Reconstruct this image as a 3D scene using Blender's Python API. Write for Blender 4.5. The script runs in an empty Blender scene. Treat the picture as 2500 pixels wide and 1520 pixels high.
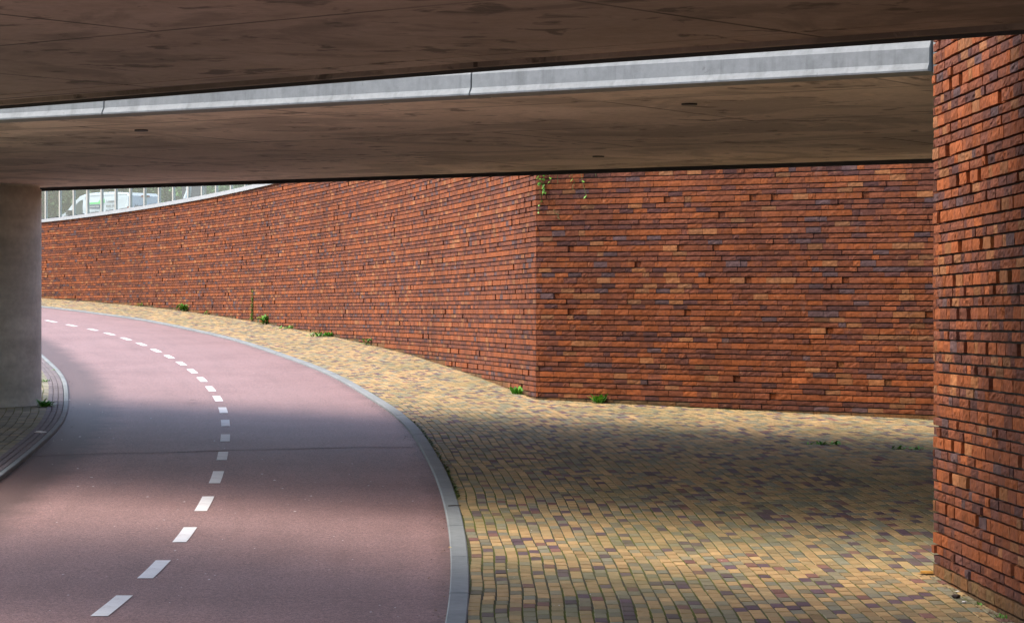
import bpy, bmesh, math, random
import numpy as np
from mathutils import Vector

random.seed(7)
rng = np.random.default_rng(7)
R = math.radians
sc = bpy.context.scene

# ------------------------------------------------------------------ camera, sky, sun, exposure
F = 6600.0; CX, CY = 1250.0, 760.0            # focal length and principal point in photo pixels
cam = bpy.data.cameras.new("camera"); cam_o = bpy.data.objects.new("camera", cam)
sc.collection.objects.link(cam_o); sc.camera = cam_o
cam.sensor_width = 36.0; cam.lens = 36.0 * F / 2500.0
cam.clip_start = 0.1; cam.clip_end = 3000.0
cam_o.location = (0, 0, 0); cam_o.rotation_euler = (R(90), 0, 0)

SUN_EL, SUN_AZ = 56.0, 278.0                  # azimuth: degrees clockwise from +Y
w = bpy.data.worlds.new("World"); sc.world = w; w.use_nodes = True
nt = w.node_tree; nt.nodes.clear()
sky = nt.nodes.new("ShaderNodeTexSky"); sky.sky_type = 'NISHITA'; sky.sun_disc = False
sky.sun_elevation = R(SUN_EL); sky.sun_rotation = R(SUN_AZ)
sky.dust_density = 4.0; sky.air_density = 1.0; sky.ozone_density = 1.0
bg = nt.nodes.new("ShaderNodeBackground"); bg.inputs[1].default_value = 0.15
wo = nt.nodes.new("ShaderNodeOutputWorld")
nt.links.new(sky.outputs[0], bg.inputs[0]); nt.links.new(bg.outputs[0], wo.inputs[0])
sl = bpy.data.lights.new("sun", 'SUN'); sl.energy = 0.8; sl.angle = R(45); sl.color = (1, .95, .88)
so = bpy.data.objects.new("sun", sl); sc.collection.objects.link(so)
az, el = R(SUN_AZ), R(SUN_EL)
sdir = Vector((math.sin(az) * math.cos(el), math.cos(az) * math.cos(el), math.sin(el)))
so.rotation_euler = sdir.to_track_quat('Z', 'Y').to_euler()
so.location = (0, 0, 30)
sc.view_settings.view_transform = 'Standard'; sc.view_settings.look = 'None'
sc.view_settings.exposure = 1.55; sc.view_settings.gamma = 1.0
sc.cycles.max_bounces = 12; sc.cycles.diffuse_bounces = 8; sc.cycles.glossy_bounces = 4
sc.cycles.transparent_max_bounces = 12

# ------------------------------------------------------------------ helpers
C = sc.collection
def tag(o, label=None, cat=None, group=None, kind=None):
    if label: o["label"] = label
    if cat: o["category"] = cat
    if group: o["group"] = group
    if kind: o["kind"] = kind
    return o
def empty(name, loc, rz=0.0):
    o = bpy.data.objects.new(name, None); C.objects.link(o)
    o.location = loc; o.rotation_euler = (0, 0, rz); o.empty_display_size = .2
    return o
class MB:
    """collects faces and links them as one mesh object"""
    def __init__(s): s.v = []; s.f = []; s.m = []; s.c = []; s.uv = []
    def add(s, verts, faces, mi=0, col=(1, 1, 1), uvs=None):
        b = len(s.v); s.v.extend(verts)
        for k, f in enumerate(faces):
            s.f.append([b + i for i in f]); s.m.append(mi); s.c.append(col)
            if uvs is not None: s.uv.extend(uvs[i] for i in f)
    def box(s, x0, x1, y0, y1, z0, z1, mi=0, col=(1, 1, 1)):
        s.add([(x0,y0,z0),(x1,y0,z0),(x1,y1,z0),(x0,y1,z0),(x0,y0,z1),(x1,y0,z1),(x1,y1,z1),(x0,y1,z1)],
              [(0,3,2,1),(4,5,6,7),(0,1,5,4),(1,2,6,5),(2,3,7,6),(3,0,4,7)], mi, col)
    def prism(s, poly, z0, z1, mi=0, col=(1, 1, 1)):
        """poly: plan points counter-clockwise"""
        n = len(poly)
        s.add([(p[0], p[1], z0) for p in poly] + [(p[0], p[1], z1) for p in poly],
              [tuple(range(n - 1, -1, -1)), tuple(range(n, 2 * n))] +
              [(i, (i + 1) % n, n + (i + 1) % n, n + i) for i in range(n)], mi, col)
    def tube(s, pts, rad, n=8, mi=0, col=(1, 1, 1)):
        if not hasattr(rad, '__len__'): rad = [rad] * len(pts)
        P = [Vector(p) for p in pts]; vs = []; fs = []
        for i, p in enumerate(P):
            t = (P[min(i + 1, len(P) - 1)] - P[max(i - 1, 0)]).normalized()
            a = t.orthogonal().normalized() if abs(t.z) < .9 else Vector((1, 0, 0)) - t * t.x
            a.normalize(); b = t.cross(a)
            for k in range(n):
                q = 2 * math.pi * k / n
                vs.append(tuple(p + (a * math.cos(q) + b * math.sin(q)) * rad[i]))
        for i in range(len(P) - 1):
            for k in range(n):
                fs.append((i * n + k, i * n + (k + 1) % n, (i + 1) * n + (k + 1) % n, (i + 1) * n + k))
        fs.append(tuple(range(n - 1, -1, -1))); fs.append(tuple((len(P) - 1) * n + k for k in range(n)))
        s.add(vs, fs, mi, col)
    def build(s, name, mats, parent=None, smooth=False, loc=None):
        me = bpy.data.meshes.new(name); me.from_pydata(s.v, [], s.f)
        if not isinstance(mats, (list, tuple)): mats = [mats]
        for m in mats: me.materials.append(m)
        me.polygons.foreach_set("material_index", s.m)
        at = me.attributes.new("tone", 'FLOAT_COLOR', 'FACE')
        cc = np.ones((len(s.f), 4), np.float32); cc[:, :3] = np.array(s.c, np.float32).reshape(-1, 3)
        at.data.foreach_set("color", cc.ravel())
        if s.uv:
            ul = me.uv_layers.new(name="UVMap")
            ul.data.foreach_set("uv", np.array(s.uv, np.float32).ravel())
        if smooth: me.polygons.foreach_set("use_smooth", [True] * len(s.f))
        me.update()
        o = bpy.data.objects.new(name, me); C.objects.link(o)
        if parent: o.parent = parent
        if loc: o.location = loc
        return o

class Mat:
    """tiny node-graph writer"""
    def __init__(s, name, rough=.8, spec=.5):
        s.m = bpy.data.materials.new(name); s.m.use_nodes = True
        s.t = s.m.node_tree; s.b = s.t.nodes["Principled BSDF"]
        s.b.inputs["Roughness"].default_value = rough
        s.b.inputs["Specular IOR Level"].default_value = spec
    def n(s, typ, **kw):
        x = s.t.nodes.new(typ)
        for k, v in kw.items(): setattr(x, k, v)
        return x
    def l(s, a, b): s.t.links.new(a, b)
    def put(s, sock, v):
        if hasattr(v, 'is_linked') or isinstance(v, bpy.types.NodeSocket): s.l(v, sock)
        else: sock.default_value = v
    def coord(s, out="Object", scale=(1, 1, 1), rot=(0, 0, 0), loc=(0, 0, 0)):
        c = s.n("ShaderNodeTexCoord"); mp = s.n("ShaderNodeMapping")
        mp.inputs["Scale"].default_value = scale; mp.inputs["Rotation"].default_value = rot
        mp.inputs["Location"].default_value = loc
        s.l(c.outputs[out], mp.inputs[0]); return mp.outputs[0]
    def noise(s, vec, scale, detail=4, rough=.55, dist=0.0):
        x = s.n("ShaderNodeTexNoise"); s.l(vec, x.inputs["Vector"])
        x.inputs["Scale"].default_value = scale; x.inputs["Detail"].default_value = detail
        x.inputs["Roughness"].default_value = rough; x.inputs["Distortion"].default_value = dist
        return x.outputs["Fac"]
    def ramp(s, fac, stops):
        x = s.n("ShaderNodeValToRGB"); s.l(fac, x.inputs[0]); e = x.color_ramp.elements
        while len(e) < len(stops): e.new(.5)
        for i, (p, c) in enumerate(stops):
            e[i].position = p; e[i].color = (c, c, c, 1) if not hasattr(c, '__len__') else (*c, 1)
        return x.outputs[0]
    def mix(s, fac, a, b, mode='MIX'):
        x = s.n("ShaderNodeMix", data_type='RGBA', blend_type=mode)
        s.put(x.inputs[0], fac)
        for sock, v in ((x.inputs[6], a), (x.inputs[7], b)):
            if hasattr(v, '__len__') and not isinstance(v, bpy.types.NodeSocket): v = (*v[:3], 1)
            s.put(sock, v)
        return x.outputs[2]
    def math(s, op, a, b=0.0):
        x = s.n("ShaderNodeMath", operation=op); s.put(x.inputs[0], a); s.put(x.inputs[1], b); return x.outputs[0]
    def attr(s, name="tone"):
        x = s.n("ShaderNodeAttribute", attribute_name=name); return x.outputs["Color"]
    def color(s, c):
        if hasattr(c, '__len__') and not isinstance(c, bpy.types.NodeSocket): c = (*c[:3], 1)
        s.put(s.b.inputs["Base Color"], c); return s
    def bump(s, h, strength=.5, dist=.01):
        x = s.n("ShaderNodeBump"); x.inputs["Strength"].default_value = strength
        x.inputs["Distance"].default_value = dist; s.l(h, x.inputs["Height"])
        s.l(x.outputs[0], s.b.inputs["Normal"]); return s

# ------------------------------------------------------------------ materials
def m_plain(name, col, rough=.7, spec=.4, var=.15, scale=6.0):
    k = Mat(name, rough, spec); v = k.coord()
    n = k.noise(v, scale, 5)
    f = k.ramp(n, [(.25, 1 - var), (.75, 1 + var)])
    k.color(k.mix(1.0, col, f, 'MULTIPLY')); k.bump(k.noise(v, scale * 12, 3), .15, .004)
    return k.m
def m_brick():
    k = Mat("brick", .9, .15); v = k.coord()
    base = k.attr()
    mott = k.ramp(k.noise(v, 28, 5, .65), [(.28, .62), (.5, 1.0), (.74, 1.32)])
    c = k.mix(1.0, base, mott, 'MULTIPLY')
    patch = k.ramp(k.noise(v, 9, 4, .6, .6), [(.57, 0.0), (.74, .48)])
    c = k.mix(patch, c, (.085, .045, .05))
    grime = k.ramp(k.noise(k.coord(scale=(1, 1, .35)), .55, 5, .6), [(.32, .78), (.6, 1.06)])
    c = k.mix(1.0, c, grime, 'MULTIPLY')
    bloom = k.ramp(k.noise(k.coord(scale=(1, 1, .5)), 1.6, 6, .7), [(.63, 0.0), (.74, .22)])
    c = k.mix(bloom, c, (.36, .30, .27))
    fleck = k.ramp(k.noise(v, 15, 3, .5), [(.62, 0.0), (.74, .28)])
    c = k.mix(fleck, c, (.42, .21, .11))
    k.color(c)
    h = k.math('ADD', k.math('MULTIPLY', k.noise(v, 45, 6, .7, 1.2), 1.0), k.math('MULTIPLY', k.noise(v, 170, 3), .35))
    k.bump(h, .30, .005)
    return k.m
def m_mortar():
    k = Mat("mortar", .95, .1); v = k.coord()
    k.color(k.ramp(k.noise(v, 10, 5), [(.3, (.045, .043, .042)), (.7, (.10, .097, .095))])); k.bump(k.noise(v, 120, 3), .4, .004)
    return k.m
def m_paver():
    k = Mat("paver", .8, .35); v = k.coord()
    base = k.attr()
    mott = k.ramp(k.noise(v, 22, 6, .7), [(.25, .72), (.5, 1.0), (.78, 1.2)])
    c = k.mix(1.0, base, mott, 'MULTIPLY')
    dirt = k.ramp(k.noise(v, .9, 4, .6), [(.42, 0.0), (.72, .55)])
    c = k.mix(dirt, c, (.15, .155, .06))
    k.color(c); k.bump(k.noise(v, 130, 4, .7), .5, .004)
    return k.m
def m_joint():
    k = Mat("joint_sand", .95, .1); v = k.coord()
    moss = k.ramp(k.noise(v, 1.7, 5, .6), [(.4, 0.0), (.6, 1.0)])
    c = k.mix(k.noise(v, 60, 2), (.06, .055, .04), (.125, .115, .08))
    c = k.mix(moss, c, (.115, .13, .028)); k.color(c); k.bump(k.noise(v, 150, 3), .6, .006)
    return k.m
def m_concrete(name, c0, c1, stains=True, seams=None, amt=1.0, drips=False, bands=False):
    k = Mat(name, .78, .35); v = k.coord()
    c = k.mix(k.ramp(k.noise(v, 1.3, 6, .6), [(.3, 0.0), (.7, 1.0)]), c0, c1)
    c = k.mix(1.0, c, k.ramp(k.noise(v, 14, 5, .7), [(.3, .86), (.7, 1.1)]), 'MULTIPLY')
    h = k.noise(v, 60, 4, .7)
    if drips:
        st = k.ramp(k.noise(k.coord(scale=(1, 1, .12)), 9, 4, .6), [(.5, 1.0), (.72, .72)]); c = k.mix(1.0, c, st, 'MULTIPLY')
        sp = k.ramp(k.noise(v, 7, 6, .75, .5), [(.62, 0.0), (.70, .6)]); c = k.mix(sp, c, tuple(x * .45 for x in c0))
    if bands:
        bn = k.ramp(k.noise(k.coord(scale=(.25, .25, 1)), 5.5, 3, .5), [(.35, .84), (.65, 1.08)]); c = k.mix(1.0, c, bn, 'MULTIPLY')
    if stains:
        s1 = k.ramp(k.noise(v, .7, 6, .6, 1.0), [(.50, 0.0), (.57, .5), (.75, .75)])
        c = k.mix(k.math('MULTIPLY', s1, amt), c, tuple(x * .33 for x in c0))
        s2 = k.ramp(k.noise(v, 2.9, 4, .6, .5), [(.59, 0.0), (.66, .8)])
        c = k.mix(k.math('MULTIPLY', s2, .4 + .6 * amt), c, tuple(x * .2 for x in c0))
        s3 = k.ramp(k.noise(v, 2.6, 6, .7, 1.5), [(.60, 0.0), (.66, .5)])
        c = k.mix(s3, c, tuple(min(1, x * 1.35) for x in c1))
    if seams:
        vv = k.coord(rot=(0, 0, seams))
        br = k.n("ShaderNodeTexBrick"); k.l(vv, br.inputs["Vector"])
        br.inputs["Scale"].default_value = 1.0; br.inputs["Mortar Size"].default_value = .022
        br.inputs["Brick Width"].default_value = 5.2; br.inputs["Row Height"].default_value = 2.5
        br.inputs["Mortar Smooth"].default_value = .4
        f = k.math('MULTIPLY', br.outputs["Fac"], k.ramp(k.noise(v, 1.1, 2), [(.3, .35), (.6, .95)]))
        c = k.mix(f, c, tuple(x * .12 for x in c0))
        tone = k.ramp(k.noise(v, .3, 2), [(.35, .85), (.65, 1.12)])
        c = k.mix(1.0, c, tone, 'MULTIPLY')
    k.color(c); k.bump(h, .25, .004)
    return k.m
def m_asphalt():
    k = Mat("red_asphalt", .62, .5); v = k.coord()
    g1 = k.mix(1.0, k.ramp(k.noise(v, 120, 2, .8), [(.3, .3), (.5, 1.0), (.7, 2.0)]), k.ramp(k.noise(v, 38, 3, .7), [(.32, .6), (.5, 1.0), (.7, 1.35)]), 'MULTIPLY')
    c = k.mix(k.ramp(k.noise(v, .8, 5, .6), [(.3, 0.0), (.7, 1.0)]), (.21, .120, .111), (.255, .153, .143))
    c = k.mix(1.0, c, g1, 'MULTIPLY')
    uv = k.n("ShaderNodeTexCoord").outputs["UV"]; sp = k.n("ShaderNodeSeparateXYZ"); k.l(uv, sp.inputs[0])
    nz = k.math('MULTIPLY', k.noise(v, 2.2, 6, .7), .55)
    eL = k.math('SUBTRACT', k.math('ADD', .42, nz), sp.outputs[1])       # left gutter
    eR = k.math('SUBTRACT', k.math('ADD', sp.outputs[1], nz), 3.98)      # right gutter
    e = k.math('MAXIMUM', eL, eR)
    d = k.ramp(e, [(0.0, 0.0), (.35, .8)])
    c = k.mix(d, c, (.055, .03, .026))
    streak = k.ramp(k.noise(k.coord("UV", (.25, 3.0, 1)), 1.2, 5, .6), [(.45, 1.0), (.7, .88)])
    c = k.mix(1.0, c, streak, 'MULTIPLY')
    k.color(c); k.bump(k.noise(v, 110, 3, .8), .55, .006)
    return k.m
def m_paint():
    k = Mat("road_paint", .6, .4); v = k.coord()
    c = k.mix(k.ramp(k.noise(v, 5, 5, .7), [(.35, 0.0), (.75, .55)]), (.80, .80, .79), (.52, .49, .475))
    chipd = k.ramp(k.noise(v, 42, 5, .75), [(.62, 0.0), (.68, .85)])
    k.color(k.mix(chipd, c, (.22, .13, .12))); k.bump(k.noise(v, 90, 3), .3, .003)
    return k.m
def m_leaf(name, c0, c1):
    k = Mat(name, .55, .4); v = k.coord()
    c = k.mix(k.noise(v, 6, 3), c0, c1); c = k.mix(1.0, c, k.attr(), 'MULTIPLY'); k.color(c)
    k.b.inputs["Transmission Weight"].default_value = 0
    k.b.inputs["Subsurface Weight"].default_value = 0
    return k.m
def m_glass():
    m = bpy.data.materials.new("hazy_glass"); m.use_nodes = True; t = m.node_tree; t.nodes.clear()
    o = t.nodes.new("ShaderNodeOutputMaterial"); a = t.nodes.new("ShaderNodeBsdfTransparent")
    a.inputs[0].default_value = (.86, .92, .9, 1)
    d = t.nodes.new("ShaderNodeBsdfDiffuse"); d.inputs[0].default_value = (.62, .66, .65, 1)  # pale diffuse share imitates the haze of reflections on the panes
    g = t.nodes.new("ShaderNodeBsdfGlossy"); g.inputs[0].default_value = (.9, .9, .9, 1); g.inputs[1].default_value = .06
    m1 = t.nodes.new("ShaderNodeMixShader"); m1.inputs[0].default_value = .065
    m2 = t.nodes.new("ShaderNodeMixShader"); m2.inputs[0].default_value = .06
    t.links.new(a.outputs[0], m1.inputs[1]); t.links.new(d.outputs[0], m1.inputs[2])
    t.links.new(m1.outputs[0], m2.inputs[1]); t.links.new(g.outputs[0], m2.inputs[2])
    t.links.new(m2.outputs[0], o.inputs[0]); return m
M = dict(
    brick=m_brick(), mortar=m_mortar(), paver=m_paver(), joint=m_joint(), asphalt=m_asphalt(),
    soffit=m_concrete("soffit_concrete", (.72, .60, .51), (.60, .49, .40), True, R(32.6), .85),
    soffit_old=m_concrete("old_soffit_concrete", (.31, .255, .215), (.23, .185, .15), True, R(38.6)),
    fascia=m_concrete("pale_concrete", (.275, .292, .288), (.22, .236, .234), False, None, 1.0, True),
    column=m_concrete("column_concrete", (.62, .62, .55), (.46, .46, .40), False, None, 1.0, False, True),
    kerb=m_concrete("kerb_concrete", (.235, .255, .255), (.17, .19, .19), False),
    coping=m_plain("coping_stone", (.36, .39, .40), .7, .3, .1),
    paint=m_paint(),
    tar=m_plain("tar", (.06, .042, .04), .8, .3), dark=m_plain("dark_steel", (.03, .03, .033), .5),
    steel=m_plain("grey_steel", (.40, .39, .34), .5, .4, .06), glass=m_glass(),
    earth=m_plain("earth", (.10, .085, .06), .95, .1, .3), street=m_plain("street_asphalt", (.06, .06, .06), .9, .2),
    leaf=m_leaf("weed_leaf", (.07, .25, .02), (.15, .38, .045)), ivy=m_leaf("ivy_leaf", (.10, .30, .03), (.22, .45, .06)),
    tree=m_leaf("tree_leaf", (.05, .12, .025), (.11, .20, .045)), stem=m_plain("stem", (.12, .14, .04), .8),
    bark=m_plain("bark", (.12, .095, .07), .95, .1, .3), yellow=m_plain("yellow_petal", (.75, .5, .03), .6),
    dry=m_plain("dry_leaf", (.42, .20, .03), .7, .3, .25, 20), stone=m_plain("pebble", (.035, .018, .012), .6, .4, .4, 60),
    white=m_plain("white_chip", (.75, .73, .70), .6), twig=m_plain("twig", (.045, .03, .022), .9),
    vanpaint=m_plain("white_paint", (.56, .58, .63), .25, .5, .02), vanglass=m_plain("tinted_window", (.028, .045, .045), .4, .25, .02),
    rubber=m_plain("tyre_rubber", (.02, .02, .02), .85), logo_green=m_plain("logo_green", (.10, .55, .16), .4),
    logo_navy=m_plain("logo_navy", (.03, .05, .10), .4), letter=m_plain("lettering_grey", (.06, .065, .07), .5),
    red=m_plain("lamp_red", (.25, .03, .02), .2), moss=m_leaf("moss", (.05, .09, .01), (.11, .15, .02)),
)

# ------------------------------------------------------------------ terrain functions
GY = np.array([-60, -30, 0, 10, 14.5, 17, 20, 24, 31, 34.8, 44.9, 56.8, 67.5, 76.8, 100, 140.])
GZ = np.array([-1.69, -1.69, -1.69, -1.69, -1.687, -1.66, -1.585, -1.475, -1.262, -1.13, -.73, -.34, .06, .37, 1.15, 2.4])
def g(Y):                                     # smoothed height along the way
    return sum(np.interp(Y + d, GY, GZ) * wt for d, wt in ((-1.2, .25), (0, .5), (1.2, .25)))
KR = [(1086.5,1520),(1099.7,1464.5),(1102.5,1408),(1102,1352),(1099,1307.5),(1093.5,1268),(1083.7,1220.6),(1071,1178.5),
      (1052.8,1133.6),(1031.8,1100),(999,1043),(966,1011),(929,985),(886.7,960),(835.8,927.6),(782.2,902.2),(728.6,882),(675,863.3),
      (621.5,844.6),(567.9,827.2),(487.5,808.4),(407,791),(340,778.4),(300,772.8),(180,757),(104,748)]
def unp(x, y, kx=None, dz=0.0, cf=0.0):
    """photo pixel -> point on the ground"""
    lo, hi = 3.0, 130.0
    zs = np.linspace(lo, hi, 6000); X = (x - CX) / F * zs
    G = g(zs) + dz
    if kx is not None: G = G - cf * np.maximum(0, np.interp(zs, kx[1], kx[0]) - X)
    e = (CY - y) / F * zs - G
    i = np.where(np.sign(e[:-1]) != np.sign(e[1:]))[0]
    i = i[0] if len(i) else len(zs) - 2
    t = e[i] / (e[i] - e[i + 1] + 1e-9); Z = zs[i] + (zs[i + 1] - zs[i]) * t
    return (x - CX) / F * Z, Z
K = np.array([unp(*p) for p in KR])
# smooth the kerb track and carry it on, towards the camera and round the bend
K = np.vstack([[(-.30, -6), (-.32, 0), (-.34, 6), (-.355, 11)], K, [(-13.9, 73.0), (-17.0, 78.0), (-20.8, 82.8), (-26, 88)]])
def resample(P, step):
    d = np.r_[0, np.cumsum(np.hypot(*np.diff(P, axis=0).T))]
    s = np.arange(0, d[-1], step); return np.c_[np.interp(s, d, P[:, 0]), np.interp(s, d, P[:, 1])]
KC = resample(K, .25)
for _ in range(60):
    q = KC.copy(); q[1:-1] = (KC[:-2] + 2 * KC[1:-1] + KC[2:]) / 4; KC = q
KC = resample(KC, .25); NS = len(KC); KS = np.arange(NS) * .25
T = np.gradient(KC, axis=0); T /= np.hypot(*T.T)[:, None]
NR = np.c_[T[:, 1], -T[:, 0]]                 # to the right of the direction of travel
def kp(s, t):
    """point at arc length s, t metres right of the kerb's road edge"""
    s = np.clip(s, 0, KS[-1])
    x = np.interp(s, KS, KC[:, 0]) + t * np.interp(s, KS, NR[:, 0])
    y = np.interp(s, KS, KC[:, 1]) + t * np.interp(s, KS, NR[:, 1])
    return x, y
KXF = (KC[:, 0], KC[:, 1])
def G(X, Y): return g(Y) + 0 * X
def s_of(X, Y): return KS[np.argmin((KC[:, 0] - X) ** 2 + (KC[:, 1] - Y) ** 2)]
def ground(x, y): 
    X, Z = unp(x, y, KXF); return X, Z, float(G(X, Z))

WALL = np.array([(.31, 34.8), (-1.69, 44.9), (-4.7, 56.8), (-8.64, 67.5), (-13.3, 76.8), (-19.2, 85.5), (-26.5, 93.5)])
pc = np.polyfit(WALL[:, 1], WALL[:, 0], 4)
wy = np.linspace(34.8, 93, 400); WC = np.c_[np.polyval(pc, wy), wy]; WC[:, 0] += .31 - WC[0, 0]
WS = np.r_[0, np.cumsum(np.hypot(*np.diff(WC, axis=0).T))]
def wp(s): return np.array([np.interp(s, WS, WC[:, 0]), np.interp(s, WS, WC[:, 1])])
def wall_x(Y): return np.interp(Y, WC[:, 1], WC[:, 0])
CORNER = np.array([.31, 34.8]); FR = np.array([4.87, 31.3]); FU = (FR - CORNER) / np.hypot(*(FR - CORNER))
NW0 = np.array([2.65, 17.0]); NWD = np.array([.45, -15.0]); NWD /= np.hypot(*NWD)   # near wall, from its corner towards the camera

# ------------------------------------------------------------------ ground sheets (the setting)
mb = MB()                                     # base earth of the cutting
ys = np.linspace(-60, 110, 60); xs = np.linspace(-16, 12, 15)
for i in range(len(ys) - 1):
    for j in range(len(xs) - 1):
        q = [(xs[j], ys[i]), (xs[j + 1], ys[i]), (xs[j + 1], ys[i + 1]), (xs[j], ys[i + 1])]
        mb.add([(a, b, float(G(a, b)) - .22) for a, b in q], [(0, 1, 2, 3)])
tag(mb.build("ground", M["earth"], smooth=True), kind="structure")

mb = MB(); ts = np.r_[np.linspace(0, 3.86, 17)]                # the red cycle path
sv = np.arange(0, KS[-1], .5)
for i in range(len(sv) - 1):
    for j in range(len(ts) - 1):
        q = [(sv[i], ts[j]), (sv[i], ts[j + 1]), (sv[i + 1], ts[j + 1]), (sv[i + 1], ts[j])]
        vs = []
        for s_, t_ in q:
            x, y = kp(s_, t_ - 3.86); vs.append((x, y, float(G(x, y)) - .025))
        mb.add(vs, [(0, 1, 2, 3)], 0, uvs=q)
o = mb.build("cycle_path", M["asphalt"], smooth=True); tag(o, kind="structure")
mb = MB()                                     # sealed joint across the asphalt
pj = [ground(px, py) for px, py in ((60, 1108), (250, 1101), (420, 1098), (560, 1093), (700, 1090), (860, 1086), (1010, 1086))]
for a, b in zip(pj[:-1], pj[1:]):
    wv = .016 + .012 * random.random()
    mb.add([(a[0], a[1] - wv, a[2] - .0205), (b[0], b[1] - wv, b[2] - .0205), (b[0], b[1] + wv, b[2] - .0205), (a[0], a[1] + wv, a[2] - .0205)], [(0, 1, 2, 3)])
tag(mb.build("road_joint", M["tar"]), kind="structure")

def pave(name, t0, t1, s0, s1, keep, palette, wdt=.078, lng=.2, joint=.005):
    mb = MB(); t = t0; col_i = 0
    hz = .02
    while t < t1:
        wig = rng.normal(0, .004, 6); s = s0 + rng.uniform(0, lng)
        while s < s1:
            L = lng * rng.choice([1.0, 1.0, 1.0, .985, 1.01, .5 if rng.random() < .05 else 1.0])
            xm, ym = kp(s + L / 2, t + wdt / 2)
            if keep(xm, ym):
                wob = .009 * math.sin(s * 1.1 + col_i * .12) + .006 * math.sin(s * 2.9 + col_i * .2) + .0016 * math.sin(s * 5.1 + col_i * 2.1)
                a0, a1 = s + .0075, s + L - .0075; b0, b1 = t + wob + joint / 2, t + wob + wdt - joint / 2
                dz = rng.normal(0, .0008); tx, ty = rng.normal(0, .0006, 2)
                vs = []; ch = .0045
                for lvl, e in ((0, 0.0), (1, ch)):
                    for k, (ss, tt) in enumerate(((a0 + e, b0 + e), (a1 - e, b0 + e), (a1 - e, b1 - e), (a0 + e, b1 - e))):
                        x, y = kp(ss, tt); z = float(g(y)) if t0 > 0 else float(G(x, y))
                        z += dz + (tx if k in (1, 2) else -tx) + (ty if k > 1 else -ty)
                        vs.append((x, y, z - (.010 if lvl == 0 else 0)))
                c = palette(xm, ym); v = 1 + rng.normal(0, .12)
                mb.add(vs, [(4, 7, 6, 5), (0, 4, 5, 1), (1, 5, 6, 2), (2, 6, 7, 3), (3, 7, 4, 0)], 0, tuple(np.array(c) * v))
            s += L
        t += wdt; col_i += 1
    # bedding sand shows in the joints
    sv = np.arange(s0, s1 + .5, .5); tv = np.linspace(t0 - .02, t1 + .02, max(2, int((t1 - t0) / .4)))
    for i in range(len(sv) - 1):
        for j in range(len(tv) - 1):
            vs = []
            xm, ym = kp(sv[i] + .25, (tv[j] + tv[j + 1]) / 2)
            if not keep(xm, ym, .5): continue
            for s_, t_ in ((sv[i], tv[j]), (sv[i + 1], tv[j]), (sv[i + 1], tv[j + 1]), (sv[i], tv[j + 1])):
                x, y = kp(s_, t_); z = (float(g(y)) if t0 > 0 else float(G(x, y))); vs.append((x, y, z - .0045))
            mb.add(vs, [(0, 3, 2, 1)], 1)
    return mb.build(name, [M["paver"], M["joint"]])
def keep_main(x, y, pad=.03):
    if y < 10 or y > 86: return False
    if y < 17.0 and x > 2.65 + (17 - y) * .03 + pad: return False
    if x > 8.2: return False
    if y > 28:
        if x < CORNER[0] or y < CORNER[1]:
            if y >= CORNER[1]: return x < wall_x(y) + pad
            if x <= CORNER[0]: return True
        d = (x - CORNER[0]) * FU[1] - (y - CORNER[1]) * FU[0]      # signed distance beyond the flat wall
        return d > -pad
    return True
def pal_main(x, y):
    r = rng.random()
    if r < .105: return (.115, .07, .085)
    if r < .15: return (.20, .095, .075)
    if r < .38: return (.235, .205, .125)
    if r < .60: return (.345, .245, .115)
    if r < .66: return (.20, .19, .13)
    return (.41, .268, .118)
tag(pave("pavement", .125, 9.2, 10.0, KS[-1] - 9, keep_main, pal_main), kind="structure")
def keep_isl(x, y, pad=0): return 14 < y < 66 and x > -10.5
def pal_isl(x, y):
    r = rng.random()
    return (.24, .225, .16) if r < .6 else (.19, .18, .14) if r < .85 else (.29, .25, .16)
tag(pave("island_pavement", -8.2, -4.13, 15.0, 75.0, keep_isl, pal_isl, .1, .2), kind="structure")

def kerb(name, t0, t1, dz, mat, unit, split=1):
    mb = MB(); s = 2.0
    while s < KS[-1] - 1:
        n = max(1, int(unit / .5)); dj = rng.normal(0, .0012)
        for q in range(split):
            u0 = t0 + (t1 - t0) * q / split + (.002 if split > 1 else 0); u1 = t0 + (t1 - t0) * (q + 1) / split - (.002 if split > 1 else 0)
            for i in range(n):
                a = s + unit * i / n + (.004 if i == 0 else 0); b = s + unit * (i + 1) / n - (.004 if i == n - 1 else 0)
                pts = []
                for s_ in (a, b):
                    for t_, z_ in ((u0, -.15), (u0, dz - .008), (u0 + .008, dz), (u1 - .008, dz), (u1, dz - .006), (u1, -.15)):
                        x, y = kp(s_, t_); zz = float(g(y)) if t0 >= 0 else float(G(x, y))
                        pts.append((x, y, zz + z_ + dj))
                fs = [(k, k + 1, k + 7, k + 6) for k in range(5)]
                if i == 0: fs.append((5, 4, 3, 2, 1, 0))
                if i == n - 1: fs.append((6, 7, 8, 9, 10, 11))
                v = 1 + rng.normal(0, .04)
                mb.add(pts, [tuple(reversed(f)) for f in fs], 0, (v, v, v))
        s += unit
    return tag(mb.build(name, mat), kind="structure")
kerb("kerb", 0.0, .118, .006, M["kerb"], 1.0)
M["setts"] = m_concrete("kerb_setts", (.19, .155, .155), (.13, .11, .112), False)
kerb("kerb", -3.92, -3.86, .012, M["kerb"], 1.0)
kerb("kerb", -4.125, -3.924, .005, M["setts"], .2, 3)

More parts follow.
